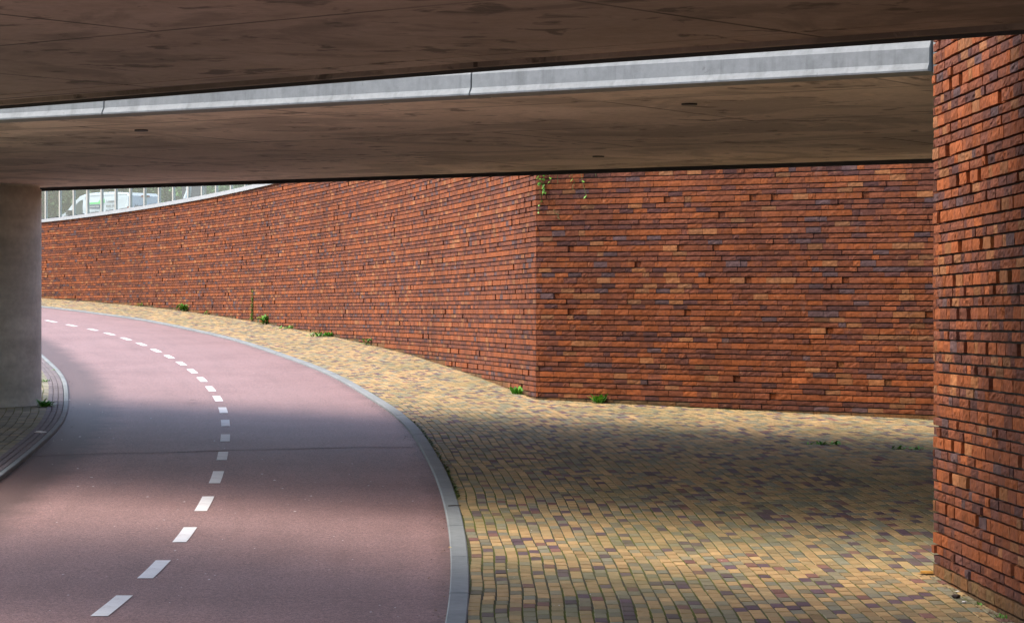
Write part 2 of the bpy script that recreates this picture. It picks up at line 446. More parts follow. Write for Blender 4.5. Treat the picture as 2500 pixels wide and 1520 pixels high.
# street level behind the curved wall, and far land
mb = MB()
left = [(-150., 150.)] 
n = 60
for i in range(n):
    a, b = wp(WS[-1] * i / n), wp(WS[-1] * (i + 1) / n)
    def st(p, d):
        q = (p[0] + d, p[1] + d * .35); return (q[0], q[1], 2.42 + (.55 if d > 20 else 0.0))
    for d0, d1 in ((.25, 25), (25, 120)):
        mb.add([st(a, d0), st(a, d1), st(b, d1), st(b, d0)], [(0, 1, 2, 3)])
e = wp(WS[-1])
mb.add([(e[0] + .25, e[1], 2.42), (e[0] + 25, e[1] + 9, 2.97), (e[0] + 25, 900, 2.97), (-900, 900, 2.97), (-900, e[1], 2.42)], [(0, 1, 2, 3, 4)])
mb.add([(e[0] + 25, e[1] + 9, 2.97), (e[0] + 120, e[1] + 40, 2.97), (900, 900, 2.97), (e[0] + 25, 900, 2.97)], [(0, 1, 2, 3)])
tag(mb.build("street", M["street"]), kind="structure")

# ------------------------------------------------------------------ brickwork
ORANGE, RUST, BROWN, PURPLE, TAN, SLATE = (.36, .105, .038), (.27, .078, .036), (.19, .07, .042), (.105, .052, .05), (.40, .185, .08), (.07, .05, .055)
def brick_col(tall, wild=0.0):
    r = rng.random()
    o, p, t = np.array((.262, .076, .025)), np.array((.105, .043, .033)), np.array((.30, .14, .058))
    m = np.clip(rng.normal(.16 if tall else .62, .24 + wild), 0, 1.1)
    c = o * (1 - m) + p * m
    if r < .06 + wild * .6: c = c * .4 + t * .6
    elif r > (.98 if tall else .955): c = np.array((.105, .062, .06))
    return c * (1 + rng.normal(0, .10 + .8 * wild))
def brickwork(mb, path, nrm, s0, s1, top, bottom, z_t, tilt, nx=1, nz=1, rough=.003, damp=None, wild=0.0, heads=.22, pits=1.0):
    """path(s)->(x,y); nrm(s)->outward; top/bottom(s)-> heights; z_t: top of a tall course at s=0"""
    zmax = max(top(s) for s in np.linspace(s0, s1, 30)); zmin = min(bottom(s) for s in np.linspace(s0, s1, 30))
    k0 = int(math.floor((zmin - z_t) / .2)) - 2; k1 = int(math.ceil((zmax - z_t) / .2)) + 2
    rows = []
    for k in range(k0, k1):
        zt = z_t + .2 * k
        rows += [(zt - .065, zt, True), (zt - .079 - .047, zt - .079, False), (zt - .140 - .047, zt - .140, False)]
    for za, zb, tall in rows:
        s = s0 - rng.uniform(0, .2)
        prev_head = False
        while s < s1:
            head = rng.random() < heads and not prev_head
            L = .1 if head else .21
            prev_head = head
            a, b = max(s, s0) + .0012, min(s + L, s1) - .0012
            s += L + .0008
            if b - a < .02: continue
            m = (a + b) / 2; dz = tilt * m
            lo, hi = za + dz, zb + dz
            if hi < bottom(m) - .06 or lo > top(m) - .004: continue
            hi = min(hi, top(m))
            d = rng.normal(.0, .0018) + (.004 if tall else 0)
            if head and tall and rng.random() < .55 * pits: d -= .027
            if head and not tall and rng.random() < .35 * pits: d += .014
            col = brick_col(tall, wild)
            if damp is not None and lo < bottom(m) + damp:
                col = col * .55 + np.array((.06, .07, .03)) * .6
            vs = []; N = nrm(m)
            h = rng.normal(0, .0012, 4)
            for iz in range(nz + 1):
                for ix in range(nx + 1):
                    fx, fz = ix / nx, iz / nz
                    edge = ix in (0, nx) or iz in (0, nz)
                    p = path(a + (b - a) * fx)
                    dd = d + (rng.normal(0, rough) if not edge else rng.normal(-.0015, rough * .45))
                    zz = lo + (hi - lo) * fz + (rng.normal(0, .0009) if edge else rng.normal(0, .002))
                    vs.append((p[0] + N[0] * dd, p[1] + N[1] * dd, zz))
            fs = [(iz * (nx + 1) + ix, iz * (nx + 1) + ix + 1, (iz + 1) * (nx + 1) + ix + 1, (iz + 1) * (nx + 1) + ix) for iz in range(nz) for ix in range(nx)]
            nb = len(vs); pa, pb = path(a), path(b); dk = -.046
            vs += [(pa[0] + N[0] * dk, pa[1] + N[1] * dk, lo), (pb[0] + N[0] * dk, pb[1] + N[1] * dk, lo),
                   (pb[0] + N[0] * dk, pb[1] + N[1] * dk, hi), (pa[0] + N[0] * dk, pa[1] + N[1] * dk, hi)]
            bot = list(range(nx + 1)); topi = [nz * (nx + 1) + i for i in range(nx + 1)]
            lft = [i * (nx + 1) for i in range(nz + 1)]; rgt = [i * (nx + 1) + nx for i in range(nz + 1)]
            fs += [tuple([nb, nb + 1] + bot[::-1]), tuple([nb + 2, nb + 3] + topi), tuple([nb + 3, nb] + lft), tuple([nb + 1, nb + 2] + rgt[::-1])]
            mb.add(vs, fs, 0, tuple(np.clip(col, .015, .8)))
    # mortar bed behind the faces, and the body of the wall
    n = max(2, int((s1 - s0) / 1.0)); sv = np.linspace(s0, s1, n + 1)
    for i in range(n):
        a, b = sv[i], sv[i + 1]; pa, pb = path(a), path(b); na, nb_ = nrm(a), nrm(b)
        q = []
        for p, N, s_ in ((pa, na, a), (pb, nb_, b)):
            for dd in (-.034, -.42):
                for zz in (bottom(s_) - .3, top(s_)):
                    q.append((p[0] + N[0] * dd, p[1] + N[1] * dd, zz))
        mb.add(q, [(0, 4, 5, 1), (1, 5, 7, 3), (2, 3, 7, 6)] + ([(0, 1, 3, 2)] if i == 0 else []) + ([(4, 6, 7, 5)] if i == n - 1 else []), 1)

COP_PX = [(104, 540), (405, 499), (560, 468), (710, 440)]
def cop_h(s):
    p = wp(s)
    return float(np.interp(p[1], [34, 45, 56.8, 67.5, 76.8, 95], [2.86, 2.80, 2.74, 2.64, 2.53, 2.36]))
# curved wall
root = empty("brick_wall", (*CORNER, float(g(34.8))))
tag(root, "long curved red brick wall with a pale coping, sweeping away along the pavement", "wall")
def child(o, parent):
    o.parent = parent; o.matrix_parent_inverse = parent.matrix_basis.inverted(); return o
def wn(s):
    a, b = wp(max(0, s - .3)), wp(min(WS[-1], s + .3)); t = (b - a) / np.hypot(*(b - a)); return np.array([-t[1], t[0]])
mb = MB()
brickwork(mb, wp, wn, 0.0, WS[-1] - 1, lambda s: cop_h(s) - .002, lambda s: float(g(wp(s)[1])) - .02, .031, 0.0, 2, 1, .002, damp=.03, pits=.4)
child(mb.build("brickwork", [M["brick"], M["mortar"]]), root)
mb = MB()
sv = np.arange(0, WS[-1] - 1, 1.5)
for i in range(len(sv) - 1):
    q = []
    for s_ in (sv[i] + .003, sv[i + 1] - .003):
        p, N, hh = wp(s_), wn(s_), cop_h(s_)
        for dd, zz in ((.045, 0), (.045, .09), (-.44, .10), (-.44, 0)):
            q.append((p[0] + N[0] * dd, p[1] + N[1] * dd, hh + zz))
    mb.add(q, [(0, 4, 5, 1), (1, 5, 6, 2), (2, 6, 7, 3), (3, 7, 4, 0), (0, 1, 2, 3), (7, 6, 5, 4)])
child(mb.build("coping", M["coping"]), root)
# flat wall under the far bridge
root = empty("brick_wall", (FR[0], FR[1], float(g(31.3))))
tag(root, "flat orange-red brick wall facing the camera beneath the far bridge, right of the corner", "wall")
def fp(s): return CORNER + FU * s
FN = np.array([FU[1], -FU[0]])
mb = MB()
brickwork(mb, fp, lambda s: FN, 0.0, 9.0, lambda s: 2.86, lambda s: float(np.interp(s, [0, 5.75, 9], [-1.13, -1.256, -1.31])) - .02, .031, -.0065, 4, 2, .0018, damp=.03, pits=.5, wild=.03, heads=.26)
child(mb.build("brickwork", [M["brick"], M["mortar"]]), root)
# near wall on the right
root = empty("brick_wall", (*NW0, float(g(17))))
tag(root, "near red brick wall at the right edge, its rough bricks close to the camera", "wall")
def npth(s): return NW0 + NWD * s
NN = np.array([NWD[1], -NWD[0]])
mb = MB()
brickwork(mb, npth, lambda s: NN, 0.0, 11.0, lambda s: 2.32, lambda s: float(g(17 - s)), .016, .004, 5, 3, .0022, damp=.05, wild=.065, heads=.42, pits=.75)
child(mb.build("brickwork", [M["brick"], M["mortar"]]), root)

# ------------------------------------------------------------------ bridges
H = 1.58
def px_h(x, y, h): Z = F * h / (CY - y); return np.array([(x - CX) / F * Z, Z])
A = [px_h(*p, H) for p in ((104, 458), (1310, 418), (2280, 387))]
B = [px_h(*p, H) for p in ((0, 289), (1250, 223), (2279, 168))]
H1 = 1.48
Cc = [px_h(*p, H1) for p in ((0, 258.5), (1250, 160), (2500, 72.7))]
def extend(L, a, b):
    p0 = L[0] + (L[0] - L[1]) / np.hypot(*(L[0] - L[1])) * a; p1 = L[-1] + (L[-1] - L[-2]) / np.hypot(*(L[-1] - L[-2])) * b
    return [p0] + list(L) + [p1]
def inset(L, d):
    """shift an edge polyline by d metres away from the camera (negative: towards it)"""
    out = []
    for i, p in enumerate(L):
        t = L[min(i + 1, len(L) - 1)] - L[max(i - 1, 0)]; t = t / np.hypot(*t); out.append(p + np.array([-t[1], t[0]]) * d)
    return out
def ribbon(mb, L0, L1, z0, z1, mi=0):
    """slab body between two edge lines (L0 nearer the camera), bottom z0 and top z1"""
    n = len(L0)
    for i in range(n - 1):
        a, b, c, d = L0[i], L0[i + 1], L1[i + 1], L1[i]
        mb.prism([a, b, c, d], z0, z1, mi) if n == 2 else None
    if n > 2:
        vs = [(p[0], p[1], z) for z in (z0, z1) for p in list(L0) + list(L1)]
        fs = []
        for i in range(n - 1):
            fs += [(i, n + i, n + i + 1, i + 1), (2 * n + i, 2 * n + i + 1, 3 * n + i + 1, 3 * n + i),
                   (i, i + 1, 2 * n + i + 1, 2 * n + i), (n + i + 1, n + i, 3 * n + i, 3 * n + i + 1)]
        fs += [(n, 0, 2 * n, 3 * n), (n - 1, 2 * n - 1, 4 * n - 1, 3 * n - 1)]
        mb.add(vs, fs, mi)

# far bridge
Ae, Be = extend(A, 5.0, 4.2), extend(B, 8.0, 5.0)
root = empty("concrete_bridge", (0, 26, H))
tag(root, "far flat concrete bridge deck with pale edge beam, resting on the round column", "bridge")
mb = MB()
L0 = inset(Be, .34)
ribbon(mb, L0, Ae, H, H + .55)
ribbon(mb, inset(Be, .16), inset(Be, .338), H + .035, H + .5)         # rebate behind the edge panels
child(mb.build("deck", M["soffit"]), root)
mb = MB(); ribbon(mb, inset(Ae, .002), inset(Ae, .02), H - .045, H + .03)  # dark strip painting the black shaded slot along the far edge
child(mb.build("shade_strip", M["dark"]), root)
mb = MB()                                     # plain brick abutment deep under the right end
mb.prism([(6.6, 16.5), (7.4, 16.5), (7.4, 26.5), (6.6, 26.5)], -1.7, H - .004)
child(mb.build("unseen_abutment", M["column"]), root)
mb = MB(); mb.prism([(-10.6, 25.0), (-9.8, 25.0), (-11.6, 36.5), (-12.4, 36.5)], -2.0, H - .004)  # unseen left wall, added to block sky and darken that side
child(mb.build("unseen_abutment", M["column"]), root)
def panel_profile():                          # (outwards, up) from the panel's foot
    return [(.30, -.012), (.0, -.012), (-.002, .0), (.022, .042), (.026, .142), (.062, .214), (.064, .236), (.09, .50), (.33, .50)]
def b_point(x):                               # point on edge B at photo column x
    xs_ = [0, 1250, 2279]
    ls = []
    for a, b in zip(Be[:-1], Be[1:]):
        r = (x - CX) / F
        den = (b - a)[0] - r * (b - a)[1]
        t = (r * a[1] - a[0]) / den
        ls.append((t, a + (b - a) * t))
    return min(ls, key=lambda q: abs(q[0] - .5))[1]
cuts = [-700, 249, 1146, 2267]
for x0, x1 in zip(cuts[:-1], cuts[1:]):
    a, b = b_point(x0), b_point(x1); t = (b - a) / np.hypot(*(b - a)); nrm_ = np.array([-t[1], t[0]])
    a = a + t * .007; b = b - t * .007
    pr = panel_profile(); n = len(pr)
    pts = [a, b_point((x0 + x1) / 2) * .5 + (a + b) * .25, b]
    vs = [(p[0] + nrm_[0] * d, p[1] + nrm_[1] * d, H + z) for p in pts for d, z in pr]
    fs = [(j * n + k, j * n + (k + 1) % n, (j + 1) * n + (k + 1) % n, (j + 1) * n + k) for j in range(2) for k in range(n)]
    fs += [tuple(range(n)), tuple(2 * n + k for k in range(n - 1, -1, -1))]
    mb = MB(); mb.add(vs, [tuple(reversed(f)) for f in fs])
    child(mb.build("edge_panel", M["fascia"]), root)
a, b = b_point(2267), b_point(2330); t = (b - a) / np.hypot(*(b - a)); nv = np.array([-t[1], t[0]])
mb = MB(); a = a + t * .004 + nv * .06
mb.prism([a, b + nv * .06, b + nv * .33, a + nv * .27], H - .02, H + .5)
child(mb.build("end_block", M["column"]), root)
for px, py in ((1683, 253), (1461, 381), (345, 317)):                # dark drain openings in the soffit
    p = px_h(px, py, H); mb = MB(); mb.tube([(p[0], p[1], H - .012), (p[0], p[1], H + .02)], [.06, .06], 16)
    child(mb.build("drain", M["dark"]), root)
# near bridge
Ce = extend(Cc, 2.0, .9)
near_edge = [p + (np.array([-.55, -.835]) * 4.5) for p in Ce]
near_edge[-1] = np.array([npth(0)[0] + .55, Ce[-1][1] - 5.2])
root = empty("concrete_bridge", (0, 14, H1))
tag(root, "near concrete bridge deck overhead, dark stained soffit across the top of the view", "bridge")
mb = MB()
ribbon(mb, near_edge, inset(Ce, -.62), H1, H1 + .55)
ribbon(mb, inset(Ce, -.598), inset(Ce, -.31), H1, H1 + .55)
ribbon(mb, inset(Ce, -.62), inset(Ce, -.598), H1 + .03, H1 + .5)
ribbon(mb, inset(Ce, -.31), inset(Ce, -.06), H1 + .07, H1 + .55)
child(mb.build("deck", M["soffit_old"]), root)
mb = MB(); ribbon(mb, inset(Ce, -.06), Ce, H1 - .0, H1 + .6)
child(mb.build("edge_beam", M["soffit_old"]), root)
mb = MB(); ribbon(mb, inset(Ce, .002), inset(Ce, .02), H1 - .022, H1 + .05)  # dark strip standing in for the shadow line at this deck's edge
child(mb.build("shade_strip", M["dark"]), root)
# column
CXc, CYc, CR = -6.59, 33.9, .68
zb = float(G(CXc + .3, CYc - .7)) - .02
mb = MB(); nseg = 64
hs = [zb - .1, zb, zb + .5, zb + 1.0, zb + 1.5, zb + 2.0, zb + 2.5, H - .05, H - .05, H - .001]
rs = [CR] * 8 + [CR - .02, CR - .02]
vs = [(CXc + r * math.cos(2 * math.pi * k / nseg), CYc + r * math.sin(2 * math.pi * k / nseg), z) for z, r in zip(hs, rs) for k in range(nseg)]
fs = [(i * nseg + k, i * nseg + (k + 1) % nseg, (i + 1) * nseg + (k + 1) % nseg, (i + 1) * nseg + k) for i in range(len(hs) - 1) for k in range(nseg)]
mb.add(vs, fs)
o = mb.build("concrete_column", M["column"], smooth=True)
o.data.transform(__import__("mathutils").Matrix.Translation((-CXc, -CYc, -zb))); o.location = (CXc, CYc, zb)
tag(o, "round grey concrete column at the left edge carrying the far bridge", "column")

# ------------------------------------------------------------------ centre line
DASH = [(268, 1459), (375.5, 1368), (447.5, 1286), (494, 1211), (522, 1149), (536, 1097), (542.5, 1054), (543, 1018), (537.5, 986.5), (525, 959.5),
        (507, 935), (486.5, 913), (463, 892.5), (436.5, 874.5), (408, 858.5)]
DC = np.array([unp(a / .9856, b / .9856, KXF, -.025) for a, b in DASH])
FARD = [(381.5, 856), (347, 840.6), (307.5, 827), (268, 815), (227, 804.6), (174.5, 794.4), (124, 784.3)]
DC = np.vstack([DC, [unp(x, y, KXF, -.025) for x, y in FARD]])
fine = resample(np.vstack([DC[0] - (DC[1] - DC[0]), DC, DC[-1] + (DC[-1] - DC[-2])]), .1)
for _ in range(40): fine[1:-1] = (fine[:-2] + 2 * fine[1:-1] + fine[2:]) / 4
ords = ["nearest the camera", "second from the near end", "third from the near end", "fourth from the near end", "fifth from the near end",
        "sixth from the near end", "seventh from the near end", "eighth from the near end", "ninth from the near end", "tenth from the near end",
        "eleventh from the near end", "eleventh from the far end", "tenth from the far end", "ninth from the far end", "eighth from the far end",
        "seventh from the far end", "sixth from the far end", "fifth from the far end", "fourth from the far end", "third from the far end", "second from the far end", "farthest, beside the column"]
for i, c in enumerate(DC):
    k = int(np.argmin(np.hypot(*(fine - c).T)))
    sp = np.hypot(*(DC[min(i + 1, len(DC) - 1)] - DC[max(i - 1, 0)])) / (2 if 0 < i < len(DC) - 1 else 1)
    hl = .26 * sp; mb = MB(); n = max(2, int(hl / .1))
    ring = fine[max(0, k - n):k + n + 1]; L = []
    for j, p in enumerate(ring):
        a, b = ring[max(0, j - 1)], ring[min(len(ring) - 1, j + 1)]; t = (b - a) / np.hypot(*(b - a)); nn = np.array([t[1], -t[0]])
        L.append((p - nn * .05, p + nn * .05))
    m_ = len(L); off = np.array(c)
    vs = [(q[0] - off[0], q[1] - off[1], float(G(*q)) - .0205 - float(G(*off))) for pr in L for q in pr]
    mb.add(vs, [(2 * j, 2 * j + 1, 2 * j + 3, 2 * j + 2) for j in range(m_ - 1)])
    o = mb.build("road_marking", M["paint"], loc=(off[0], off[1], float(G(*off))))
    tag(o, "white painted dash of the centre line, " + ords[i], "road marking", "dashes of the cycle path centre line")
for o_ in [x for x in C.objects if x.name.startswith("road_marking")]:
    ln = len(o_["label"].split()); assert 4 <= ln <= 16

# ------------------------------------------------------------------ fence on the coping
POSTS = [100, 134.3, 167.5, 200.8, 235.2, 269.5, 304.6, 339.6, 374.7, 409, 445.6, 478.9, 513.2, 549, 583.4, 617.7, 652, 686, 720]
def s_at_px(x):
    ss = np.linspace(0, WS[-1] - 1.5, 4000)
    px = CX + F * np.interp(ss, WS, WC[:, 0]) / np.interp(ss, WS, WC[:, 1])
    return ss[np.argmin(abs(px - x))]
root = empty("glass_fence", (*wp(s_at_px(400)), cop_h(s_at_px(400)) + .1))
tag(root, "fence of grey uprights and pale glass panes standing on the curved wall's coping", "fence")
ps = [s_at_px(x) for x in POSTS]; step = np.median(np.abs(np.diff(ps)))
ps = [ps[0] + step] + ps
for s_ in ps:
    p, N = wp(s_), wn(s_); z = cop_h(s_) + .098; p = p - N * .16; mb = MB(); t = np.array([N[1], -N[0]])
    a = .05
    q = lambda u, v: p + t * u + N * v
    mb.prism([q(-a, -.03), q(-a, .03), q(a, .03), q(a, -.03)], z, z + 1.35)
    mb.prism([q(-.075, -.055), q(-.075, .055), q(.075, .055), q(.075, -.055)], z - .004, z + .012, 1)
    o = child(mb.build("post", [M["steel"], M["dark"]]), root)
for s_a, s_b in zip(ps[:-1], ps[1:]):
    a, b = wp(s_a), wp(s_b); Na, Nb = wn(s_a), wn(s_b); u = (b - a) / np.hypot(*(b - a))
    a = a - Na * .16 + u * .07; b = b - Nb * .16 - u * .07; nn = np.array([-u[1], u[0]]) * .006
    za, zb_ = cop_h(s_a) + .135, cop_h(s_b) + .135
    mb = MB()
    v = [(*(a - nn), za), (*(b - nn), zb_), (*(b + nn), zb_), (*(a + nn), za)]
    mb.add(v + [(x, y, z + 1.2) for x, y, z in v], [(0, 3, 2, 1), (4, 5, 6, 7), (0, 1, 5, 4), (1, 2, 6, 5), (2, 3, 7, 6), (3, 0, 4, 7)])
    child(mb.build("glass_pane", M["glass"]), root)
    mb = MB(); n2 = nn * 2.5; a2, b2 = a + u * .25, b - u * .25
    v = [(*(a2 - n2), za - .03), (*(b2 - n2), zb_ - .03), (*(b2 + n2), zb_ - .03), (*(a2 + n2), za - .03)]
    mb.add(v + [(x, y, z + .028) for x, y, z in v], [(0, 3, 2, 1), (4, 5, 6, 7), (0, 1, 5, 4), (1, 2, 6, 5), (2, 3, 7, 6), (3, 0, 4, 7)])
    child(mb.build("pane_clamp", M["dark"]), root)

# ------------------------------------------------------------------ van on the street behind the fence
VZ = 2.97; VY = 112.0
van = empty("parked_van", ((268 - CX) / F * VY, VY, VZ)); 
tag(van, "white delivery van with green and navy lettering parked behind the glass fence", "van")
VL, VW = 4.65, 1.84
# profile in (x forward, z); the van's local +x is its nose
prof = [(-2.30, .35), (-2.32, .85), (-2.30, 1.35), (-2.22, 1.74), (-2.05, 1.86), (-1.2, 1.92), (0.0, 1.92), (.60, 1.885), (.98, 1.79), (1.35, 1.52), (1.72, 1.18),
        (2.05, 1.05), (2.25, .85), (2.33, .6), (2.3, .3), (1.6, .25), (0, .25), (-1.6, .25)]
def half_w(z): return VW / 2 - (max(0, z - .95) ** 1.6) * .115
mb = MB(); n = len(prof)
cols = (-1, -.93, 0, .93, 1)
vs = []
for cidx in cols:
    for x, z in prof:
        hw = half_w(z); yy = cidx * hw; zz = z - (.03 if abs(cidx) == 1 and z > 1.7 else 0); xx = x - (.05 * np.sign(x) if abs(cidx) == 1 else 0)
        vs.append((xx, yy, zz))
fs = [(j * n + k, j * n + (k + 1) % n, (j + 1) * n + (k + 1) % n, (j + 1) * n + k) for j in range(4) for k in range(n)]
fs += [tuple(range(n - 1, -1, -1)), tuple(4 * n + k for k in range(n))]
mb.add(vs, fs); o = mb.build("body", M["vanpaint"], van); 
def side_patch(name, poly, mat, out=.006, parent=None, side=1):
    """flat shape on the van's side, poly in (x, z)"""
    mb = MB(); m_ = len(poly)
    vs = [(x, side * (half_w(z) + out), z) for x, z in poly] + [(x, side * (half_w(z) - .01), z) for x, z in poly]
    mb.add(vs, [tuple(range(m_)) if side < 0 else tuple(range(m_ - 1, -1, -1))] + [(i, (i + 1) % m_, m_ + (i + 1) % m_, m_ + i) for i in range(m_)])
    return mb.build(name, mat, parent or van)
side_patch("side_window", [(.64, 1.02), (1.50, 1.02), (1.44, 1.14), (1.20, 1.38), (.90, 1.60), (.70, 1.65)], M["vanglass"])
side_patch("side_window", [(.64, 1.02), (1.50, 1.02), (1.44, 1.14), (1.20, 1.38), (.90, 1.60), (.70, 1.65)], M["vanglass"], side=-1)
mb = MB()                                     # windscreen
vs = [(1.02, -.66, 1.76), (1.02, .66, 1.76), (1.68, .78, 1.215), (1.68, -.78, 1.215)]
mb.add(vs + [(x - .02, y, z - .02) for x, y, z in vs], [(0, 1, 2, 3), (7, 6, 5, 4), (0, 3, 7, 4), (1, 0, 4, 5), (2, 1, 5, 6), (3, 2, 6, 7)])
for i_, v_ in enumerate(mb.v): mb.v[i_] = (v_[0] + .03, v_[1], v_[2] + .035)
mb.build("windscreen", M["vanglass"], van)
for nm, poly in (("door_seam", [(.55, .4), (.565, .4), (.565, 1.75), (.55, 1.75)]), ("door_seam", [(-.62, .4), (-.605, .4), (-.605, 1.78), (-.62, 1.78)]),
                 ("roof_seam", [(-2.1, 1.775), (.5, 1.775), (.5, 1.787), (-2.1, 1.787)])):
    side_patch(nm, poly, M["letter"], .003)
side_patch("logo", [(-.55, 1.42), (.28, 1.42), (.36, 1.28), (-.42, 1.24), (-.55, 1.3)], M["logo_navy"])
side_patch("logo", [(-.62, 1.44), (.3, 1.44), (.2, 1.52), (-.3, 1.52), (-.5, 1.66), (-.68, 1.66), (-.74, 1.5)], M["logo_green"])
def lettering(txt, x, z, size, mat, rear=False):
    cu = bpy.data.curves.new("lettering", 'FONT'); cu.body = txt; cu.size = size; cu.extrude = .002
    t_ = bpy.data.objects.new("lettering", cu); C.objects.link(t_)
    dg = bpy.context.evaluated_depsgraph_get(); me = bpy.data.meshes.new_from_object(t_.evaluated_get(dg))
    bpy.data.objects.remove(t_); o_ = bpy.data.objects.new("lettering", me); C.objects.link(o_); me.materials.append(mat); o_.parent = van
    if rear:
        o_.location = (-2.335, x, z); o_.rotation_euler = (R(90), 0, R(-90))
    else:
        o_.location = (x, half_w(z) + .012, z); o_.rotation_euler = (R(90), 0, R(180))
    return o_
lettering("autoservice", .20, 1.31, .13, M["white"])
lettering("Lomans", -.86, 1.48, .17, M["letter"])
lettering("4441 HK", -.86, 1.28, .17, M["letter"])
lettering("0113-21", -.86, 1.08, .17, M["letter"])
lettering("Verkoop-Reparatie", .42, 1.06, .15, M["letter"])
lettering("Verkoop", .62, 1.22, .26, M["letter"], True)
mb = MB(); mb.box(-2.30, -2.245, -.20, .20, 1.70, 1.77); mb.build("brake_lamp", M["red"], van)
for x_ in (-1.45, 1.5):
    for sd in (-1, 1):
        mb = MB(); mb.tube([(x_, sd * .70, .32), (x_, sd * .90, .32)], .32, 20); wv = mb.build("wheel", M["rubber"], van)
        mb = MB(); mb.tube([(x_, sd * .895, .32), (x_, sd * .912, .32)], .2, 16); mb.build("rim", M["steel"], wv)
mb = MB(); mb.box(1.36, 1.48, .92, 1.12, 1.02, 1.22); mb.build("wing_mirror", M["dark"], van)
for zt in (.55, 1.0): side_patch("tail_lamp", [(-2.28, zt), (-2.2, zt), (-2.2, zt + .3), (-2.28, zt + .3)], M["red"], .004)
van.rotation_euler = (0, 0, R(180 - 42)); VAN = van

# white post with flared foot
pz = 104.0; px_ = (457 - CX) / F * pz
mb = MB(); mb.tube([(0, 0, 0), (0, 0, 1.05), (-.03, 0, 1.2), (0.0, 0, 1.45), (.06, 0, 1.7), (.07, 0, 4.6)], [.22, .22, .2, .13, .1, .095], 14)
o = mb.build("lamp_post", M["vanpaint"], loc=(px_, pz, 2.95)); tag(o, "white post with a flared foot standing behind the glass fence right of the van", "post")
# dark cabinet beside it
mb = MB(); mb.box(-.45, .45, -.3, .3, 0, 2.0); mb.box(-.49, .49, -.34, .34, 2.0, 2.06)
for k_ in range(6): mb.box(-.38, .38, -.312, -.3, .3 + k_ * .26, .33 + k_ * .26)
o = mb.build("utility_cabinet", m_plain("cabinet_paint", (.13, .12, .14), .5), loc=((474 - CX) / F * 106, 106, 2.95)); tag(o, "dark grey cabinet behind the glass fence, right of the white post", "cabinet")

# ------------------------------------------------------------------ trees beyond
def tree(px, Y, top, wid, n, lab, tone, trunk_r=.22):
    X = (px - CX) / F * Y; r_ = empty("tree", (X, Y, 2.97)); tag(r_, lab, "tree", "trees behind the glass fence")
    mb = MB(); lean = random.uniform(-.3, .3)
    mb.tube([(0, 0, -.2), (lean * .3, 0, top * .3), (lean, 0, top * .62)], [trunk_r, trunk_r * .8, trunk_r * .4], 9)
    for k in range(7):
        a = random.uniform(0, 6.28); z0 = top * random.uniform(.2, .5)
        mb.tube([(lean * .5, 0, z0), (math.cos(a) * wid * .35, math.sin(a) * wid * .35, z0 + top * .18), (math.cos(a) * wid * .6, math.sin(a) * wid * .6, z0 + top * .3)], [trunk_r * .4, trunk_r * .25, .03], 6)
    mb.build("trunk", M["bark"], r_)
    mb = MB(); lr = np.random.default_rng(int(px) + 3)
    clumps = [(lr.normal(0, wid * .42), lr.normal(0, wid * .42), top * lr.uniform(.12, 1.0), lr.uniform(.5, 1.15) * wid * .32) for _ in range(34)]
    for i in range(n):
        cx, cy, cz, cr = clumps[lr.integers(len(clumps))]
        d = lr.normal(0, 1, 3); d /= np.linalg.norm(d); rr = cr * lr.random() ** .4
        p = np.array([cx, cy, cz]) + d * rr
        if p[2] < .15: continue
        e1 = lr.normal(0, 1, 3); e1 /= np.linalg.norm(e1); e2 = np.cross(e1, lr.normal(0, 1, 3)); e2 /= np.linalg.norm(e2)
        sz = lr.uniform(.07, .15); v = tone * lr.uniform(.6, 1.35)
        mb.add([tuple(p - e1 * sz), tuple(p + e2 * sz * .55), tuple(p + e1 * sz), tuple(p - e2 * sz * .55)], [(0, 1, 2, 3)], 0, (v, v, v))
    mb.build("crown", M["tree"], r_)
tree(120, 124, 6.0, 2.6, 6000, "dark bushy tree with a thick trunk left of the van roof", .8, .35)
tree(225, 130, 6.4, 2.8, 6000, "mid green tree whose crown rises over the van's cab", 1.0)
tree(330, 133, 6.2, 2.8, 6000, "darker green tree above the van's rear roof", .75)
tree(430, 128, 6.2, 2.6, 6000, "leafy tree behind the white post right of the van", .9)
tree(525, 118, 5.8, 2.2, 6000, "brightest yellow-green tree right of the dark cabinet", 1.7)
tree(625, 122, 6.2, 2.6, 6000, "green tree where the coping meets the bridge soffit", 1.3)
mb = MB(); lr = np.random.default_rng(55)
for i in range(26000):
    x = lr.uniform(-36, -6); y = 142 + lr.normal(0, .8); z = lr.uniform(0, 6.5)
    e1 = lr.normal(0, 1, 3); e1 /= np.linalg.norm(e1); e2 = np.cross(e1, lr.normal(0, 1, 3)); e2 /= np.linalg.norm(e2)
    sz = lr.uniform(.12, .26); v = lr.uniform(.5, 1.1); p = np.array([x, y, z])
    mb.add([tuple(p - e1 * sz), tuple(p + e2 * sz * .6), tuple(p + e1 * sz), tuple(p - e2 * sz * .6)], [(0, 1, 2, 3)], 0, (v, v, v))
o = mb.build("undergrowth", M["tree"], loc=(0, 0, 2.97)); tag(o, kind="stuff")

